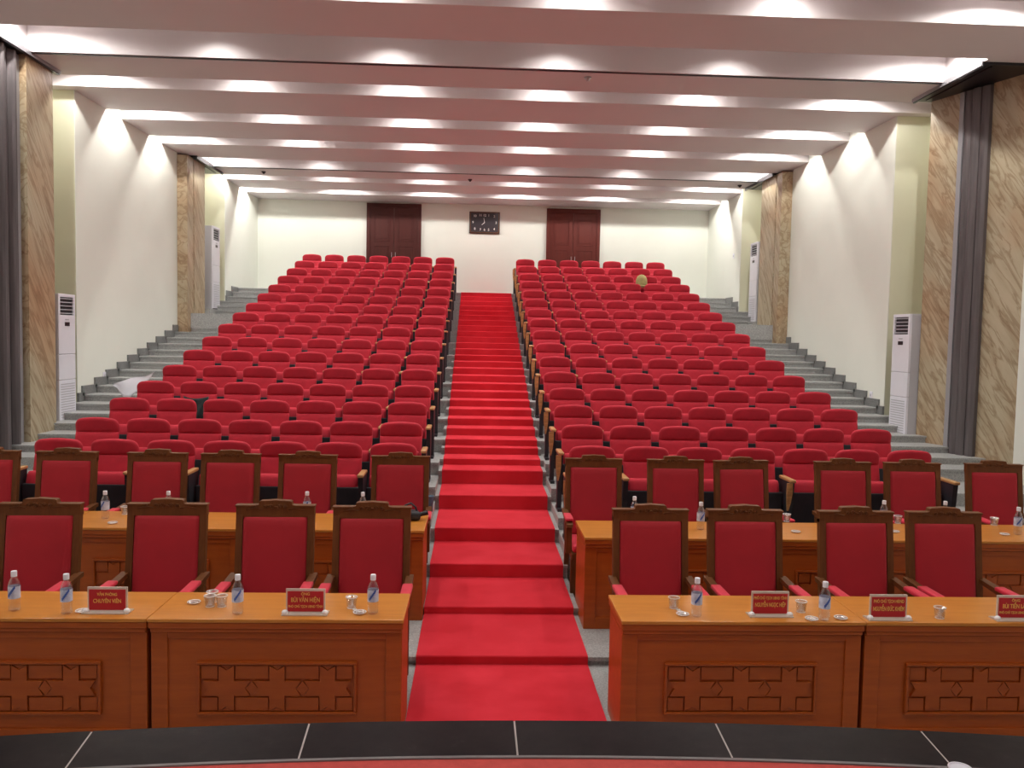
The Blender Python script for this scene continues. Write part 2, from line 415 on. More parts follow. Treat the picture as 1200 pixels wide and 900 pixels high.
# stepped skirting
def skirting(nm, x0, x1, y0, y1):
    mb = MB()
    for i in range(3,15):
        for a,b_,z in ((YF[i],YF[i]+.43,ZF[i]),(YF[i]+.43,YF[i+1],(ZF[i]+ZF[i+1])/2)):
            a2=max(a-.06,y0); b2=min(b_,y1)
            if b2-a2>.04: mb.box(x0,x1,a2,b2,z-.02,z+.135)
    return struct(mb.build(nm, M['skirting']))
skirting('baseboard_right', 6.395,6.43,12.85,17.06); skirting('baseboard_left',-6.01,-5.975,12.87,17.1)
skirting('baseboard_right.001', 6.235,6.26,19.82,22.1); skirting('baseboard_left.001',-5.86,-5.835,19.82,22.1)
mb = MB(); mb.box(-5.85,6.25,YBACK-.02,YBACK,ZF[15],ZF[15]+.11); struct(mb.build('baseboard_back', mat('pale_skirting',(.75,.72,.68),.5)))

# ------------------------------------------------------------------ ceiling
SL = [(-2.1,-1.5),(-.3,.3),(1.5,2.1),(3.25,3.85),(5.0,5.6),(6.75,7.35),(8.5,9.13),(10.2,11.15),(12.1,12.65),(13.93,14.5),(15.7,16.28),(17.5,18.40),(19.32,19.88),(21.0,21.6)]
mb = MB(); prev=-4.2
for a,b_ in SL+[(YBACK+.1,None)]:
    mb.box(-7.0,7.4,prev,a,CEIL,CEIL+.45); prev=b_
mb.box(-7.0,7.4,-4.2,YBACK+.1,CEIL+.45,CEIL+.5)
for y0,y1 in ((10.2,11.15),(17.5,18.40)):
    mb.box(6.2,7.3,y0,y1,CEIL,CEIL+.45); mb.box(-6.95,-5.78,y0,y1,CEIL,CEIL+.45)
struct(mb.build('ceiling', M['ceiling']))
for k,(y,x0,x1) in enumerate(((11.20,-5.78,6.2),(18.46,-5.7,6.12))):
    mb = MB(); mb.box(x0,x1,y-.018,y+.018,CEIL-.012,CEIL+.002); struct(mb.build('trim_%d'%(12+k), M['blackmetal']))
# downlights hidden in the slots
def make_down():
    t = thing('downlight','white recessed downlight hidden in a ceiling slot above the seats','light',(0,0,0),group='downlights inside the ceiling slots')
    mb = MB(); mb.lathe([(.0,.07),(.05,.07),(.055,.0),(.047,.0),(.045,.03),(0,.03)],16); mb.build('housing', M['white'], t, True)
    mb = MB(); mb.lathe([(0,.024),(.043,.024),(.043,.028),(0,.028)],16); mb.build('lens', M['lens'], t)
    register(t); return t
d0 = make_down(); first=True
XS = [-5.5,-3.38,-1.17,1.0,3.25,5.55]
for si,(a,b_) in enumerate(SL):
    for xi,x in enumerate(XS):
        endl = xi in (0,5)
        y = a+.2 if endl else b_-(.29 if si not in (7,11) else .36); z = CEIL+(.24 if endl else .425)
        if si in (7,11):
            if xi==5: x=5.9
            z=CEIL+(.37 if endl else .425)
        if si==13: y=a+.12; z=CEIL+.215; endl=True
        if first: d0.location=(x,y,z); t=d0; first=False
        else: t=dup(d0,(x,y,z),0,d0['label'])
        ld = bpy.data.lights.new('downlight_lamp','SPOT')
        ld.spot_size = math.radians(168 if endl else 150); ld.spot_blend=.25 if endl else 1.0; ld.shadow_soft_size=.03; ld.color=(1,.975,.935)
        ld.energy = 82 if endl else 102
        if si in (7,11) and xi in (0,5): ld.energy=100
        if si==13: ld.energy=100 if xi in (0,1,4,5) else 75
        if si<6: ld.energy *= .55
        lo = bpy.data.objects.new('downlight_lamp', ld); C.objects.link(lo); lo.location=(x,y,z-.012)
        if not endl: lo.rotation_euler=(math.radians(-14),0,0)
# sprinklers
for k,(x,y) in enumerate(((-4.733,18.856),(-.199,19.1),(5.889,18.891),(1.443,11.45))):
    mb = MB(); mb.lathe([(0,-.05),(.02,-.05),(.022,-.035),(.045,-.02),(.05,0),(0,0)],12)
    o = mb.build('sprinkler_head', M['black'] if k!=3 else M['steel'], None, True, (x,y,CEIL))
    tag(o, ['small dark sprinkler on the ceiling near the left rear pelmet','small dark sprinkler on the ceiling above the clock','small dark sprinkler on the ceiling near the right rear pelmet','small pale sprinkler head beside the front ceiling track'][k],'sprinkler')

# ------------------------------------------------------------------ doors & clock
ZL = ZF[15]
def door(nm, x0, x1, top, m):
    t = bpy.data.objects.new(nm,None); C.objects.link(t); struct(t); t.location=((x0+x1)/2,YBACK,ZL)
    w=(x1-x0)/2; h=top-ZL
    mb=MB(); mb.box(-w,-w+.09,-.07,-.001,0,h,.006); mb.box(w-.09,w,-.07,-.001,0,h,.006); mb.box(-w+.09,w-.09,-.07,-.001,h-.11,h,.006); mb.build('door_frame',m,t)
    for s in (-1,1):
        xa,xb = (-w+.092,-.003) if s<0 else (.003,w-.092)
        mb=MB(); mb.box(xa,xb,-.04,-.001,.01,h-.112)
        for z0,z1 in ((.15,.75),(.9,1.3),(1.42,h-.25)):
            for q in ((xa+.10,xb-.10,z1-.02,z1),(xa+.10,xb-.10,z0,z0+.02),(xa+.10,xa+.12,z0,z1),(xb-.12,xb-.10,z0,z1)):
                mb.box(q[0],q[1],-.052,-.039,q[2],q[3],.004)
            mb.box(xa+.15,xb-.15,-.048,-.039,z0+.06,z1-.06,.006)
        l=mb.build('door_leaf',m,t)
        hb=MB(); hb.tube([(s*.05,-.045,1.0),(s*.05,-.09,1.0),(s*.05,-.09,1.12),(s*.05,-.045,1.12)],.008); hb.build('door_handle',M['steel'],l)
door('door_1',-2.97,-1.52,E+3.46,M['doorwood2']); door('door_2',1.84,3.29,E+3.44,M['doorwood'])
ck = thing('wall_clock','black rectangular wall clock with silver numerals between the two doors','clock',(.17,YBACK,E+3.015))
mb=MB(); mb.box(-.41,.41,-.06,-.001,-.29,.29,.02,seg=3); mb.build('case',M['clockface'],ck)
mb=MB()
for a in ((-.39,.39,.255,.275),(-.39,.39,-.275,-.255),(-.39,-.37,-.275,.275),(.37,.39,-.275,.275)): mb.box(a[0],a[1],-.068,-.058,a[2],a[3],.004)
mb.build('bezel',M['chairwood'],ck)
pos={12:(0,.19),1:(.11,.19),2:(.26,.17),3:(.31,.0),4:(.26,-.17),5:(.11,-.19),6:(0,-.19),7:(-.11,-.19),8:(-.26,-.17),9:(-.31,0),10:(-.26,.17),11:(-.11,.19)}
for k,(x,z) in pos.items(): text_mesh('numeral',str(k),.085,M['silver'],ck,(x,-.062,z))
mb=MB(); mb.prism([(-.008,0),(.008,0),(.003,.13),(-.003,.13)], lambda u,v,w:(u,w,v), -.066,-.063); mb.xf(Matrix.Rotation(math.radians(-10),4,'Y')); mb.build('minute_hand',M['silver'],ck)
mb=MB(); mb.prism([(-.010,0),(.010,0),(.004,.10),(-.004,.10)], lambda u,v,w:(u,w,v), -.070,-.067); mb.xf(Matrix.Rotation(math.radians(-130),4,'Y')); mb.build('hour_hand',M['silver'],ck)

# ------------------------------------------------------------------ standing air conditioners
def aircon(label, x, y0, sgn, z):
    """front faces the room centre; sgn=+1 right wall (front normal -x)"""
    t = thing('air_conditioner', label, 'air conditioner', (x, y0+.25, z))
    W,H,D=.49,1.83,.34
    X = lambda a,b_: (min(sgn*a,sgn*b_),max(sgn*a,sgn*b_))
    mb=MB(); a,b_=X(.03,D); mb.box(a,b_,-W/2,W/2,.0,H,.012); mb.build('casing',M['acgrey'],t)
    mb=MB(); a,b_=X(0,.035); mb.box(a,b_,-W/2,W/2,.61,.97,.008); mb.box(a,b_,-W/2,W/2,.975,H-.30,.008); mb.box(a,b_,-W/2,W/2,.02,.605,.008)
    mb.box(a,b_,-W/2,W/2,H-.045,H,.006); mb.box(a,b_,-W/2,-W/2+.05,H-.3,H-.04,.004); mb.box(a,b_,W/2-.05,W/2,H-.3,H-.04,.004)
    f=mb.build('front_panel',M['white'],t)
    mb=MB(); a,b_=X(-.004,.02); mb.box(a,b_,-.07,.07,H-.455,H-.40); mb.build('display',M['clockface'],t)
    mb=MB(); mb.box(a,b_,-.05,.05,H-.372,H-.355); mb.build('badge',M['acgrey'],t)
    mb=MB(); a,b_=X(.022,.03); mb.box(a,b_,-W/2+.05,W/2-.05,H-.295,H-.045); mb.build('outlet_recess',M['dark'],t)
    mb=MB(); a,b_=X(.0,.02)
    for k in range(5):
        zz=H-.28+k*.052; mb.box(a,b_,-W/2+.05,W/2-.05,zz,zz+.012)
    mb.build('louvre',M['acgrey'],t)
    mb=MB(); a,b_=X(-.003,.01)
    for k in range(14):
        zz=.07+k*.036; mb.box(a,b_,-W/2+.05,W/2-.04,zz,zz+.014)
    mb.build('intake_grille',M['dark'] if False else M['acgrey'],t)
    mb=MB(); a,b_=X(.0,.02)
    mb.box(a,b_,-W/2+.01,W/2-.01,.0,.03); mb.build('plinth',M['dark'],t)
aircon('white floor-standing air conditioner in the front niche on the right', 6.30, 11.94, 1, E-1.395)
aircon('white floor-standing air conditioner in the front niche on the left', -5.86, 12.03, -1, E-1.36)
aircon('white floor-standing air conditioner in the rear niche on the right', 6.30, 18.75, 1, ZF[12]+.09)
aircon('white floor-standing air conditioner with grey side in the rear niche left', -5.80, 18.75, -1, ZF[12]+.14)
# plinths the coolers stand on
mb=MB(); mb.box(6.22,7.0,11.86,12.84,.8,E-1.395); mb.box(6.1,6.84,18.3,19.79,2.3,ZF[12]+.09); struct(mb.build('floor.007',M['granite']))
mb=MB(); mb.box(-6.58,-5.78,11.83,12.86,.8,E-1.36); mb.box(-6.44,-5.7,18.21,19.79,2.3,ZF[12]+.14); struct(mb.build('floor.008',M['granite']))
# sockets
for lab,x,y,z,s in (('white wall socket low on the left white wall',-6.0,13.78,E-.77,1),('white wall socket low on the right white wall',6.42,13.28,E-.844,-1),('white wall switch on the rear right wall',6.25,20.33,E+2.05,-1)):
    t=thing('wall_socket',lab,'socket',(x,y,z))
    mb=MB(); a,b_=sorted((0,s*.012)); mb.box(a,b_,-.045,.045,-.06,.06,.004); mb.build('plate',M['white'],t)
    mb=MB(); a,b_=sorted((s*.011,s*.016)); mb.box(a,b_,-.018,-.006,-.02,.02); mb.box(a,b_,.006,.018,-.02,.02); mb.build('outlet',M['acgrey'],t)

# ------------------------------------------------------------------ auditorium seats
def make_arm(parent, x, leaf=False):
    mb=MB(); mb.box(x-.030,x+.030,-.45,-.12,.628,.660,.012,seg=3); arm=auto_smooth(mb.build('armrest',M['armwood'],parent))
    mb=MB()
    mb.prism([(-.42,.628),(-.13,.628),(-.14,.45),(-.22,.26),(-.24,.03),(-.16,.03),(-.16,.0),(-.42,.0),(-.42,.03),(-.33,.03),(-.335,.25),(-.40,.42)], lambda u,v,w:(w,u,v), x-.024,x+.024)
    mb.build('arm_support',M['black'],arm)
    if leaf:
        mb=MB()
        mb.prism([(-.030,.625),(.028,.625),(.028,.52),(.020,.42),(.006,.34),(-.008,.34),(-.020,.42),(-.030,.52)], lambda u,v,w:(x-.026+u,w+(.04*((.63-v)/.29)**2),v), -.438,-.421)
        mb.build('wood_leaf',M['armwood'],arm)
def make_seat(end, leaf=False):
    t = thing('auditorium_seat','seat','auditorium seat')
    mb=MB(); mb.pillow(.478,.755,.925,lambda v:-.010-.020*v,.034,.03,.085,.0,14,12,8,7,arch=.012); mb.build('headrest',M['seat'],t,True)
    mb=MB(); mb.pillow(.474,.34,.765,lambda v:-.110+.095*v,.040,.04,.0,.05,12,12,10,16); mb.build('backrest',M['seat'],t,True)
    mb=MB(); mb.pillow(.450,.475,.615,lambda v:-.225+.045*v,.035,.07,.03,.02,12,10,10,5); mb.build('seat_cushion',M['seat'],t,True)
    mb=MB(); mb.box(-.245,.245,-.262,-.215,.17,.50,.012); mb.box(-.245,.245,-.215,-.12,.15,.36,.01); mb.build('seat_pan',M['black'],t)
    mb=MB(); mb.pillow(.46,.30,.80,lambda v:-.07+.08*v,.004,.035,.06,.05,8,8,8,8); mb.build('back_shell',M['black'],t,True)
    make_arm(t,-.28,leaf)
    if end: make_arm(t,.28)
    register(t); return t
protos={}
for r in range(16):
    for blk in ('left','right'):
        for c in range(7):
            x = 1.224+.56*c if blk=='right' else -.826-.56*c
            from_left = c if blk=='right' else 6-c
            end = (from_left==6); leaf = blk=='right' and (c==0 or (r==0 and c==4))
            g = 'red auditorium seats, row %d from the stage, %s block'%(r+1, blk)
            pc = ['on the central aisle','second from the central aisle','third from the central aisle','fourth from the central aisle','third from the side wall','second from the side wall','nearest the side wall'][c]
            rw = 'frontmost' if r==0 else ('rearmost' if r==15 else ORD[r])
            lab = 'red seat in the %s row of %s block, %s'%(rw, blk, pc)
            loc=(x+random.uniform(-.004,.004),YB[r],ZF[r]); rz=random.uniform(-.008,.008)
            k=(end,leaf)
            if k not in protos: s=protos[k]=make_seat(*k); s.location=loc; s['label']=lab
            else: s=dup(protos[k], loc, rz, lab)
            s['group']=g

# ------------------------------------------------------------------ conference chairs
def make_chair():
    t = thing('conference_chair','chair','chair')
    HW=.268
    lean = lambda z: -.10*max(0,(1.20-z)/.78) if z>.42 else -.10+.06*(.42-z)/.42
    # stiles run to the floor as rear legs
    for s in (-1,1):
        mb=MB(); xs=[(s*HW-.03),(s*HW+.03)] if False else None
        xa,xb = (-HW,-HW+.046) if s<0 else (HW-.046,HW)
        zs=[0,.2,.42,.7,.95,1.13]
        rings=[]
        for z in zs:
            y=lean(z); rings.append([mb.bm.verts.new(p) for p in ((xa,y-.02,z),(xb,y-.02,z),(xb,y+.028,z),(xa,y+.028,z))])
        mb.bm.faces.new(rings[0]); mb.bm.faces.new(rings[-1])
        for a,b_ in zip(rings,rings[1:]):
            for i in range(4): mb.bm.faces.new((a[i],a[(i+1)%4],b_[(i+1)%4],b_[i]))
        mb.build('rear_leg',M['chairwood'],t)
    # top rail with raised crest
    mb=MB()
    out=[(-HW,1.105),(HW,1.105),(HW,1.186),(.122,1.188),(.114,1.192),(.110,1.212),(.100,1.217),(.05,1.219),(0,1.223),(-.05,1.219),(-.100,1.217),(-.110,1.212),(-.114,1.192),(-.122,1.188),(-HW,1.186)]
    mb.prism(out, lambda u,v,w:(u,w,v), -.030,.026)
    mb.box(-HW-.006,-.132,-.036,.03,1.176,1.188,.003); mb.box(.132,HW+.006,-.036,.03,1.176,1.188,.003)
    rail=mb.build('top_rail',M['chairwood'],t)
    mb=MB()
    for s in (-1,1):
        for cx_,r_ in ((.028,.02),(.068,.014)):
            pts=[(s*(cx_+r_*(1-k/16)*math.cos(k*.7)),-.032,1.175+r_*(1-k/16)*math.sin(k*.7)) for k in range(14)]
            mb.tube(pts,.0035,5)
        mb.tube([(s*.09,-.032,1.16),(s*.14,-.032,1.17),(s*.2,-.032,1.155)],.004,5)
    mb.lathe([(0,-.004),(.010,-.002),(.012,.0),(0,.006)],10,(0,-.032,1.178))
    mb.build('carved_crest',M['chairwood'],rail,True)
    # lower rail and back panel
    mb=MB(); mb.box(-HW+.05,HW-.05,-.105,-.075,.44,.50,.004); mb.build('lower_rail',M['chairwood'],t)
    mb=MB(); mb.pillow(.448,.47,1.112,lambda v:-.094+.083*v,.032,.018,.014,.014,12,14,14,18); mb.build('back_panel',M['chairfab'],t,True)
    # seat
    mb=MB(); mb.box(-.255,.255,-.575,-.085,.36,.42,.006); mb.build('seat_frame',M['chairwood'],t)
    mb=MB(); mb.box(-.245,.245,-.57,-.115,.42,.49,.028,seg=3); auto_smooth(mb.build('seat',M['armpad'],t),60)
    for s in (-1,1):
        mb=MB(); mb.prism([(-.57,0),(-.53,0),(-.515,.36),(-.57,.36)], lambda u,v,w:(w,u,v), s*.235-.024,s*.235+.024); mb.build('front_leg',M['chairwood'],t)
        mb=MB()
        mb.prism([(-.50,.40),(-.455,.40),(-.46,.55),(-.43,.655),(-.06,.69),(-.055,.72),(-.30,.705),(-.50,.69),(-.545,.67),(-.55,.645),(-.49,.63)], lambda u,v,w:(w,u,v), s*.272-.026,s*.272+.026)
        arm=mb.build('arm',M['chairwood'],t)
        mb=MB(); mb.box(s*.272-.035,s*.272+.035,-.52,-.27,.693,.722,.012,mt=None,seg=3); auto_smooth(mb.build('arm_pad',M['armpad'],arm),60)
    register(t); return t
ch0 = make_chair(); used=False
row1=[(-2.967,'front-row chair at the far left edge, behind two bottles'),(-2.121,'front-row chair second from left, behind the leftmost nameplate'),(-1.377,'front-row chair behind the stack of glass cups'),(-.705,'front-row chair nearest the carpet on the left'),
      (1.259,'front-row chair nearest the carpet on the right'),(1.943,'front-row chair second from the carpet on the right'),(2.747,'front-row chair behind the seam of the right tables'),(3.399,'front-row chair at the right, next to the frame edge')]
for x,lab in row1:
    loc=(x,5.85+random.uniform(-.02,.02),0); rz=-x*.008+random.uniform(-.02,.02)
    L='dark wood high-backed '+lab+' with crimson upholstery'
    if not used: ch0.location=loc; ch0.rotation_euler=(0,0,rz); ch0['label']=L; ch0['group']='conference chairs, front row'; used=True
    else: dup(ch0,loc,rz,L,'conference chairs, front row')
row2=[(-4.460,'second-row chair cut by the left frame edge'),(-3.756,'second-row chair second from the left'),(-2.934,'second-row chair third from the left'),(-2.264,'second-row chair fourth from the left'),(-1.552,'second-row chair, next but one left of the carpet'),(-0.690,'second-row chair immediately left of the carpet'),
      (1.135,'second-row chair immediately right of the carpet'),(1.920,'second-row chair second right of the carpet'),(2.552,'slightly turned second-row chair third right of the carpet'),(3.544,'second-row chair fourth right of the carpet'),(4.228,'second-row chair fifth right of the carpet'),(5.038,'second-row chair farthest right, before the marble')]
for i,(x,lab) in enumerate(row2):
    rz=-x*.006+random.uniform(-.02,.02)
    if i==8: rz=.12
    dup(ch0,(x,7.86,L1),rz,'dark wood high-backed '+lab,'conference chairs, second row')

# ------------------------------------------------------------------ desks
def star(cx,cz,a,w):
    """cross with V-notched ends; a = arm reach, w = half width"""
    n=w*.62
    return [(cx-w,cz+a),(cx,cz+a-n),(cx+w,cz+a),(cx+w,cz+w),(cx+a,cz+w),(cx+a-n,cz),(cx+a,cz-w),(cx+w,cz-w),(cx+w,cz-a),(cx,cz-a+n),(cx-w,cz-a),(cx-w,cz-w),(cx-a,cz-w),(cx-a+n,cz),(cx-a,cz+w),(cx-w,cz+w)]
def make_desk(W, D, name='conference_desk'):
    t=thing(name,'desk','desk'); h=W/2; H=.75
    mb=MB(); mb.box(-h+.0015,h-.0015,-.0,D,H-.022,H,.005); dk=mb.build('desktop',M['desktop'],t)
    mb=MB(); mb.box(-h+.004,h-.004,.006,D-.006,H-.060,H-.0225,.008); mb.box(-h+.012,h-.012,.016,D-.02,H-.085,H-.0605,.006)
    mb.build('edge_moulding',M['deskwood'],dk)
    yF=.045
    mb=MB(); mb.box(-h+.012,h-.012,yF,yF+.025,.0,H-.086)
    # applied frame: outer stiles and rails
    fr=lambda x0,x1,z0,z1,d=.012: mb.box(x0,x1,yF-d,yF+.002,z0,z1,.003)
    fr(-h+.012,-h+.105,.0,H-.09); fr(h-.105,h-.012,.0,H-.09); fr(-h+.105,h-.105,.0,.09); fr(-h+.105,h-.105,H-.125,H-.09)
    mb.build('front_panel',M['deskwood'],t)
    x0,x1,z0,z1=-h+.27,h-.27,.175,.49
    mb=MB()
    for q in ((x0,x1,z1-.018,z1),(x0,x1,z0,z0+.018),(x0,x0+.018,z0+.018,z1-.018),(x1-.018,x1,z0+.018,z1-.018)): mb.box(q[0],q[1],yF-.022,yF+.001,q[2],q[3],.006)
    n=3; ix0,ix1,iz0,iz1=x0+.024,x1-.024,z0+.024,z1-.024
    cw=(ix1-ix0)/n; cz=(iz0+iz1)/2; a=(iz1-iz0)/2; w=.043
    fy=lambda u,v,q:(u,q,v)
    for k in range(n):
        cx=ix0+cw*(k+.5)
        mb.prism(star(cx,cz,a,w),fy,yF-.016,yF+.001)
        # bevelled star-points on the arms' ends
        for dx,dz in ((0,a),(0,-a)):
            mb.prism([(cx-w*.75,cz+dz*1.0),(cx+w*.75,cz+dz*1.0),(cx,cz+dz*(1-.55*w/a))],fy,yF-.010,yF+.001)
    for k in range(n+1):
        xm=ix0+cw*k; xl=max(ix0,xm-cw/2+w+.008); xr=min(ix1,xm+cw/2-w-.008)
        mb.box(xl,xr,yF-.011,yF+.001,cz+w+.012,iz1,.004); mb.box(xl,xr,yF-.011,yF+.001,iz0,cz-w-.012,.004)
        if 0<k<n: mb.prism([(xm-.036,cz),(xm,cz-.042),(xm+.036,cz),(xm,cz+.042)],fy,yF-.014,yF+.001)
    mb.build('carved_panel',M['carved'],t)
    for s in (-1,1):
        mb=MB(); xa,xb=(-h+.012,-h+.035) if s<0 else (h-.035,h-.012); mb.box(xa,xb,yF+.025,D-.03,0,H-.086); mb.build('side_panel',M['deskwood'],t)
    mb=MB(); mb.box(-h+.04,h-.04,.10,D-.05,H-.25,H-.235); mb.build('shelf',M['deskwood'],t)
    register(t); return t
W=1.457
d1=make_desk(W,.50)
for i,(x,lab) in enumerate(((-.388-W/2,'carved orange-brown front desk just left of the red carpet'),(-.388-1.5*W,'carved orange-brown front desk at the left frame edge'),(.874+W/2,'carved orange-brown front desk just right of the red carpet'),(.874+1.5*W,'carved orange-brown front desk at the right frame edge'))):
    loc=(x,4.755,0)
    if i==0: d1.location=loc; d1['label']=lab; d1['group']='front row desks'
    else: dup(d1,loc,0,lab,'front row desks')
d2=make_desk(W,.62)
for i,(x,y,lab) in enumerate(((-.39-W/2,6.70,'second-row carved desk left of the carpet, with black bag on it'),(-.39-1.5*W,6.70,'second-row carved desk, middle one of the left side'),(-.39-2.5*W,6.70,'second-row carved desk at the left frame edge'),
        (.885+W/2,6.52,'second-row carved desk with bare end, right of the carpet'),(.885+1.5*W,6.52,'second-row carved desk, middle one of the right side'),(.885+2.5*W,6.52,'second-row carved desk at the right frame edge'))):
    loc=(x,y,L1)
    if i==0: d2.location=loc; d2['label']=lab; d2['group']='second row desks'
    else: dup(d2,loc,0,lab,'second row desks')
T1=.75; T2=L1+.75

# ------------------------------------------------------------------ bottles
def make_bottle():
    t=thing('water_bottle','bottle','bottle')
    mb=MB(); mb.lathe([(0,.003),(.022,.0),(.031,.006),(.032,.03),(.030,.045),(.032,.06),(.032,.15),(.030,.16),(.022,.182),(.0135,.196),(.0135,.205),(0,.205)],20); mb.build('body',M['pet'],t,True)
    mb=MB(); mb.lathe([(0,.200),(.0165,.200),(.0165,.228),(.015,.232),(0,.232)],16); auto_smooth(mb.build('cap',M['white'],t))
    mb=MB(); mb.lathe([(.0328,.075),(.0328,.145)],20); l=mb.build('label_sleeve',M['label'],t,True)
    mb=MB()
    for k in range(7):
        a=-PI/2-.5+k*.17; z=.085+k*.008
        mb.box(-.004,.004,-.0005,.0005,0,.016,0,mt=Matrix.Translation((.0334*math.cos(a),.0334*math.sin(a),z))@Matrix.Rotation(a+PI/2,4,'Z'))
    mb.build('label_mark',M['labelblue'],l)
    register(t); return t
b0=make_bottle(); used=False
bot=[(-2.65,4.89,T1,'water bottle at the far left of the front desks'),(-2.33,4.84,T1,'water bottle left of the leftmost red nameplate'),(-1.36,4.85,T1,'water bottle beside the stacked glass cups'),(-.58,4.87,T1,'water bottle at the carpet end of the left front desk'),
     (1.34,4.85,T1,'water bottle at the carpet end of the right front desk'),(2.09,4.79,T1,'water bottle beside the seam of the right front desks'),
     (-3.06,7.03,T2,'water bottle on second-row desk behind two left chairs'),(1.90,6.84,T2,'water bottle standing clear between chairs on right second-row desk'),(4.58,6.77,T2,'water bottle on second-row desk at right frame edge'),
     (-2.55,7.05,T2,'water bottle showing its cap behind second front chair from left'),(-1.41,7.1,T2,'water bottle showing its cap behind third front chair from left'),(-.94,7.1,T2,'water bottle showing its cap beside the fourth front chair'),
     (1.38,7.05,T2,'water bottle showing its cap behind first front chair right of carpet'),(3.54,7.0,T2,'water bottle showing its cap behind third front chair right of carpet'),(4.08,7.0,T2,'water bottle showing its cap behind rightmost front chair')]
for x,y,z,lab in bot:
    L='clear white-capped '+lab
    if not used: b0.location=(x,y,z); b0['label']=L; b0['group']='water bottles on the desks'; used=True
    else: dup(b0,(x,y,z),random.uniform(-.5,.5),L,'water bottles on the desks')

# cups and saucers
def make_cup():
    t=thing('glass_cup','cup','cup')
    mb=MB(); mb.lathe([(0,.004),(.024,.0),(.027,.004),(.034,.062),(.0345,.066),(.032,.066),(.025,.008),(0,.008)],18); mb.build('body',M['glass'],t,True)
    mb=MB(); pts=[(.0345*math.cos(2*PI*k/18),.0345*math.sin(2*PI*k/18),.066) for k in range(19)]; mb.tube(pts,.002,5); mb.build('rim',M['rim'],t,True)
    mb=MB(); mb.lathe([(.026,.0),(.027,.002),(.024,.005),(.02,.002),(.026,.0)],18); mb.build('base_ring',M['rim'],t,True)
    register(t); return t
c0=make_cup(); used=False
cups=[(-1.56,4.98,T1,'clear glass cup in the cluster left of the bottle, front left one'),(-1.49,4.98,T1,'clear glass cup in the cluster left of the bottle, front right one'),(-1.57,5.06,T1,'clear glass cup at the back of the cluster on the left desk'),
      (-.72,4.97,T1,'clear glass cup between the nameplate and bottle near carpet'),(1.24,5.0,T1,'clear glass cup left of the bottle on the right desk'),(2.01,4.94,T1,'clear glass cup right of the nameplate with two gold lines'),
      (2.82,4.84,T1,'clear glass cup alone between the two rightmost nameplates'),(-2.97,7.2,T2,'clear glass cup by the bottle on left second-row desk'),(2.76,7.18,T2,'clear glass cup on second-row desk in the gap of the right chairs'),
      (3.75,7.16,T2,'clear glass cup on second-row desk behind the two rightmost front chairs'),(4.60,7.12,T2,'clear glass cup on second-row desk near right frame edge'),(1.62,7.1,T2,'clear glass cup on second-row desk nearest the carpet on the right')]
for x,y,z,lab in cups:
    if not used: c0.location=(x,y,z); c0['label']=lab; c0['group']='glass cups on the desks'; used=True
    else: dup(c0,(x,y,z),random.uniform(0,3),lab,'glass cups on the desks')
def make_saucer():
    t=thing('glass_saucer','saucer','saucer')
    mb=MB(); mb.lathe([(0,.002),(.025,.0),(.036,.007),(.0375,.012),(.035,.011),(.024,.005),(0,.005)],18); mb.build('dish',M['glass'],t,True)
    mb=MB(); pts=[(.037*math.cos(2*PI*k/18),.037*math.sin(2*PI*k/18),.012) for k in range(19)]; mb.tube(pts,.0026,5)
    pts=[(.022*math.cos(2*PI*k/18),.022*math.sin(2*PI*k/18),.006) for k in range(19)]; mb.tube(pts,.002,5); mb.build('rim',M['rim'],t,True)
    register(t); return t
q0=make_saucer(); used=False
for x,y,z,lab in ((-2.25,4.86,T1,'small glass saucer between bottle and leftmost nameplate'),(-1.67,5.03,T1,'small glass saucer at the left of the cup cluster'),(-.655,4.86,T1,'small glass saucer touching the bottle near the carpet, left desk'),
      (1.26,4.86,T1,'small glass saucer touching the bottle near the carpet, right desk'),(2.015,4.79,T1,'small glass saucer left of the bottle by the desk seam'),(2.20,4.81,T1,'small glass saucer right of the bottle by the desk seam'),
      (-2.92,6.84,T2,'small glass saucer on left second-row desk beside the bottle'),(2.68,6.76,T2,'small glass saucer on second-row desk in the right chair gap'),(3.54,6.8,T2,'small glass saucer on second-row desk between the rightmost front chairs'),(4.45,6.74,T2,'small glass saucer left of the bottle at right frame edge')):
    if not used: q0.location=(x,y,z); q0['label']=lab; q0['group']='glass saucers on the desks'; used=True
    else: dup(q0,(x,y,z),0,lab,'glass saucers on the desks')
# wrapped refreshing towels (thin clear strips) beside two cups
for lab,(xa,ya),(xb,yb) in (('crumpled clear wrapper between cup and saucer, left desk','-.70,4.93'.split(',') ,'-.675,4.88'.split(',')),('crumpled clear wrapper between cup and saucer, right desk','1.25,4.96'.split(','),'1.262,4.90'.split(','))):
    xa,ya,xb,yb=map(float,(xa,ya,xb,yb)); mb=MB()
    P=[(xa+(xb-xa)*k/5+.003*math.sin(k*2),ya+(yb-ya)*k/5,.002+.008*abs(math.sin(k*1.3))) for k in range(6)]
    for p,q in zip(P,P[1:]):
        a=[mb.bm.verts.new(v) for v in ((p[0]-.012,p[1],p[2]+T1),(p[0]+.012,p[1],p[2]+T1+.002),(q[0]+.012,q[1],q[2]+T1+.002),(q[0]-.012,q[1],q[2]+T1))]; mb.bm.faces.new(a)
    r=bmesh.ops.solidify(mb.bm,geom=mb.bm.faces[:],thickness=.001)
    tag(mb.build('wrapper',M['rim']),lab,'wrapper')

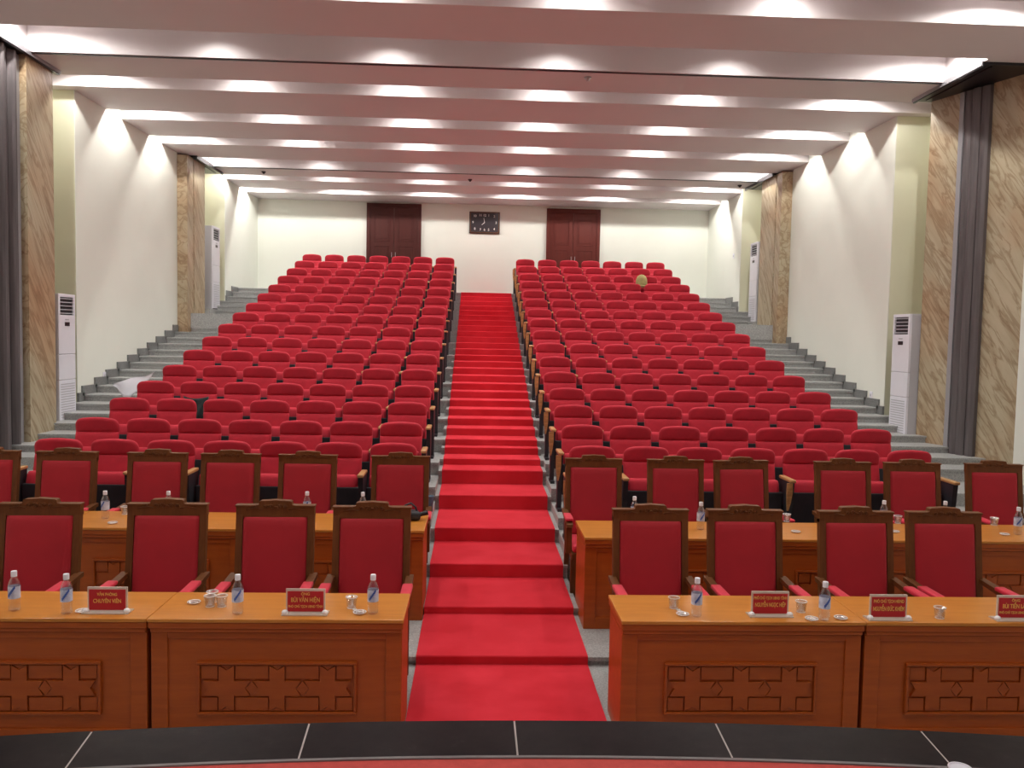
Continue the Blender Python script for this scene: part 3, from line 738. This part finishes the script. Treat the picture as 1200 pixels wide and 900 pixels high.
# ------------------------------------------------------------------ nameplates
def nameplate(x,y,lines,lab):
    t=thing('nameplate',lab,'nameplate',(x,y,T1),group='red nameplates on the front desks')
    w,h=.104,.128
    mb=MB(); mb.prism([(-.045,0),(.045,0),(.045,.006),(.012,.012),(-.012,.012),(-.045,.006)],lambda u,v,q:(q,u,v),-w-.028,w+.028); mb.build('acrylic_base',M['acrylic'],t)
    for s in (-1,1): mb=MB(); mb.lathe([(0,.0),(.018,.0),(.020,.012),(.013,.022),(0,.026)],12,(s*(w+.012),-.02,.004)); mb.build('foot',M['rim'],t,True)
    mb=MB(); mb.box(-w-.010,w+.010,-.004,.006,.012,.012+h+.008,.002); mb.build('acrylic_stand',M['acrylic'],t)
    mb=MB(); mb.box(-w,w,-.0065,-.0045,.014,.012+h-.006); c=mb.build('red_card',M['platered'],t)
    for txt,sz,zz,xs in lines: text_mesh('lettering',txt,sz,M['gold'],c,(0,-.0078,zz),xs=xs)
nameplate(-2.11,4.87,[('VĂN PHÒNG',.024,.105,.8),('CHUYÊN VIÊN',.032,.066,.78)],'red nameplate on the left-edge front desk, right of two bottles')
nameplate(-.97,4.86,[('ÔNG',.022,.118,1),('BÙI VĂN HIỆN',.036,.082,.72),('PHÓ CHỦ TỊCH UBND TỈNH',.020,.044,.76)],'red nameplate with three gold lines on the left desk near the carpet')
nameplate(1.79,4.87,[('PHÓ CHỦ TỊCH UBND TỈNH',.024,.108,.64),('NGUYỄN NGỌC HIỆP',.034,.066,.56)],'red nameplate with two gold lines on the right desk near the carpet')
nameplate(2.49,4.82,[('PHÓ CHỦ TỊCH HĐND',.026,.108,.68),('NGUYỄN ĐỨC KHIÊM',.036,.062,.54)],'red nameplate just right of the seam between the right front desks')
nameplate(3.27,4.82,[('ÔNG',.022,.118,1),('BÙI TIẾN LÂM',.036,.082,.72),('PHÓ CHỦ TỊCH UBND TỈNH',.020,.044,.76)],'red nameplate cut by the right frame edge')

# ------------------------------------------------------------------ odds and ends
# white cloth over the leftmost seats of the third row
mb=MB(); NX,NY=16,12; vs=[]
LQ,BQ,TQ=Vector((-4.92,11.55,E-.775)),Vector((-4.68,11.50,E-.97)),Vector((-4.42,11.72,E-.61))
for j in range(NY+1):
    row=[]
    for i in range(NX+1):
        u=i/NX; v=j/NY
        q=LQ+u*((1-v)*(BQ-LQ)+v*(TQ-LQ))+Vector((0,.05*v,.02*v))
        q+=Vector((0,.02*math.sin(7*u+4*v),.028*math.sin(8*u+5*v)*u))
        row.append(mb.bm.verts.new(q))
    vs.append(row)
for j in range(NY):
    for i in range(NX): mb.bm.faces.new((vs[j][i],vs[j][i+1],vs[j+1][i+1],vs[j+1][i]))
bmesh.ops.solidify(mb.bm,geom=mb.bm.faces[:],thickness=.004)
tag(mb.build('cloth',M['paper'],None,True),'white cloth draped over the armrest at the left end of the seat rows','cloth')
# dark jacket on the second row seat of the left block
mb=MB(); vs=[]
for j in range(11):
    row=[]
    for i in range(13):
        u=i/12; v=j/10
        hw=.17*(1-.5*v)
        x=-3.60+(2*u-1)*hw+.01*math.sin(9*v); z=E-.885-.28*v+.03*abs(2*u-1)**2
        y=YB[3]-.20-.05*math.cos((2*u-1)*1.2)+.02*math.sin(11*u+4*v)-.10*v
        row.append(mb.bm.verts.new((x,y,z)))
    vs.append(row)
for j in range(10):
    for i in range(12): mb.bm.faces.new((vs[j][i],vs[j][i+1],vs[j+1][i+1],vs[j+1][i]))
bmesh.ops.solidify(mb.bm,geom=mb.bm.faces[:],thickness=.02)
tag(mb.build('jacket',M['jacket'],None,True),'dark grey-green jacket hanging on a fourth-row seat of the left block','jacket')
# blue-grey bin in the aisle edge
t=thing('waste_bin','small blue-grey bin standing beside the left edge of the carpet','bin',(-.50,YF[1]+.18,ZF[1]))
t.location=(-.475,9.0,ZF[1])
mb=MB(); mb.lathe([(0,0),(.035,0),(.045,.16),(.045,.165),(.04,.165),(.032,.006),(0,.006)],12); mb.build('body',M['blue'],t,True)
mb=MB(); mb.tube([(.045*math.cos(2*PI*k/16),.045*math.sin(2*PI*k/16),.165) for k in range(17)],.004,5); mb.build('rim',M['blue'],t,True)
# olive knitted hat on a rear seat
t=thing('knitted_hat','round olive hat hung on the top of a rear right seat','hat',(3.955,YB[14]-.29,E+1.33))
t.location=(3.83,YB[13]-.30,E+1.19)
mb=MB(); mb.lathe([(0,.30),(.05,.29),(.10,.25),(.13,.18),(.135,.08),(.132,.03),(.122,.03),(.12,.10),(.10,.2),(.05,.262),(0,.27)],20); mb.build('crown',M['olive'],t,True)
mb=MB(); mb.lathe([(.130,.0),(.142,.0),(.145,.05),(.133,.052),(.130,.0)],20); mb.build('brim',M['olive'],t,True)
# black bag on second row desk
t=thing('black_bag','small black bag lying on the second-row desk left of the carpet','bag',(-.53,7.10,T2+.006),.25)
mb=MB(); mb.box(-.09,.07,-.07,.07,0,.075,.028,seg=3); mb.xf(Matrix.Rotation(.1,4,'Y')); auto_smooth(mb.build('body',M['black'],t),60)
mb=MB(); mb.tube([(.03,-.03,.03),(.09,-.02,.045),(.14,-.02,.055)],[.02,.019,.022],10); mb.build('handle',M['blackmetal'],t,True)
mb=MB(); mb.tube([(-.08,0,.07),(-.05,.0,.12),(.0,.01,.135),(.04,.0,.10),(.05,0,.06)],.008,7); mb.build('strap',M['black'],t,True)
# thin silver spectacles on the same desk
t=thing('spectacles','thin silver-rimmed object lying beside the black bag on second-row desk','glasses',(-.72,7.18,T2))
mb=MB()
for s in (-1,1): mb.tube([(s*.033+.025*math.cos(2*PI*k/14),0,.022+.018*math.sin(2*PI*k/14)) for k in range(15)],.0022,5)
mb.tube([(-.008,0,.028),(.008,0,.028)],.002,5); mb.build('rims',M['steel'],t,True)
for s in (-1,1):
    mb=MB(); mb.tube([(s*.058,0,.03),(s*.06,.06,.028),(s*.058,.12,.004)],.002,5); mb.build('temple',M['steel'],t,True)
# folded white papers on second row desks
for lab,x,y,rz in (('small white paper slip beside bottle on left second-row desk',-2.83,7.22,.3),('small white paper slip on second-row desk nearest the carpet on the right',1.50,7.1,-.5)):
    mb=MB(); mb.box(-.05,.05,-.03,.03,0,.004); mb.box(-.05,.05,-.03,.02,.004,.012,mt=Matrix.Rotation(.12,4,'X')); tag(mb.build('paper_slip',M['paper'],None,False,(x,y,T2+.001),rz),lab,'paper')
# white cup on the stage edge
t=thing('paper_cup','white paper cup standing on the stage in the bottom right corner','cup',(1.70,2.745,SZ))
mb=MB(); mb.lathe([(0,.004),(.026,.0),(.028,.004),(.038,.088),(.036,.088),(.026,.008),(0,.008)],24); mb.build('body',M['white'],t,True)
mb=MB(); mb.tube([(.0375*math.cos(2*PI*k/24),.0375*math.sin(2*PI*k/24),.088) for k in range(25)],.0025,6); mb.build('rim',M['white'],t,True)

# ------------------------------------------------------------------ camera
f=980.35; yaw,pitch,roll=.04376014,.05744903,.01982459
cy,sy=math.cos(yaw),math.sin(yaw)
fw=Vector((sy*math.cos(pitch),cy*math.cos(pitch),-math.sin(pitch))); r=Vector((cy,-sy,0)); u=r.cross(fw)
r2=r*math.cos(roll)+u*math.sin(roll); u2=-r*math.sin(roll)+u*math.cos(roll)
cam=bpy.data.cameras.new('camera'); co=bpy.data.objects.new('camera',cam); C.objects.link(co)
cam.sensor_width=36; cam.lens=f/1200*36; cam.clip_end=100; cam.clip_start=.05
co.matrix_world=Matrix(((r2.x,u2.x,-fw.x,0),(r2.y,u2.y,-fw.y,0),(r2.z,u2.z,-fw.z,E),(0,0,0,1)))
sc=bpy.context.scene; sc.camera=co
w=bpy.data.worlds.new('world'); sc.world=w; w.use_nodes=True
w.node_tree.nodes['Background'].inputs[0].default_value=(.05,.05,.05,1); w.node_tree.nodes['Background'].inputs[1].default_value=.2
sc.view_settings.view_transform='Standard'; sc.view_settings.look='None'; sc.view_settings.gamma=1; sc.view_settings.use_curve_mapping=False
sc.view_settings.exposure=0.0
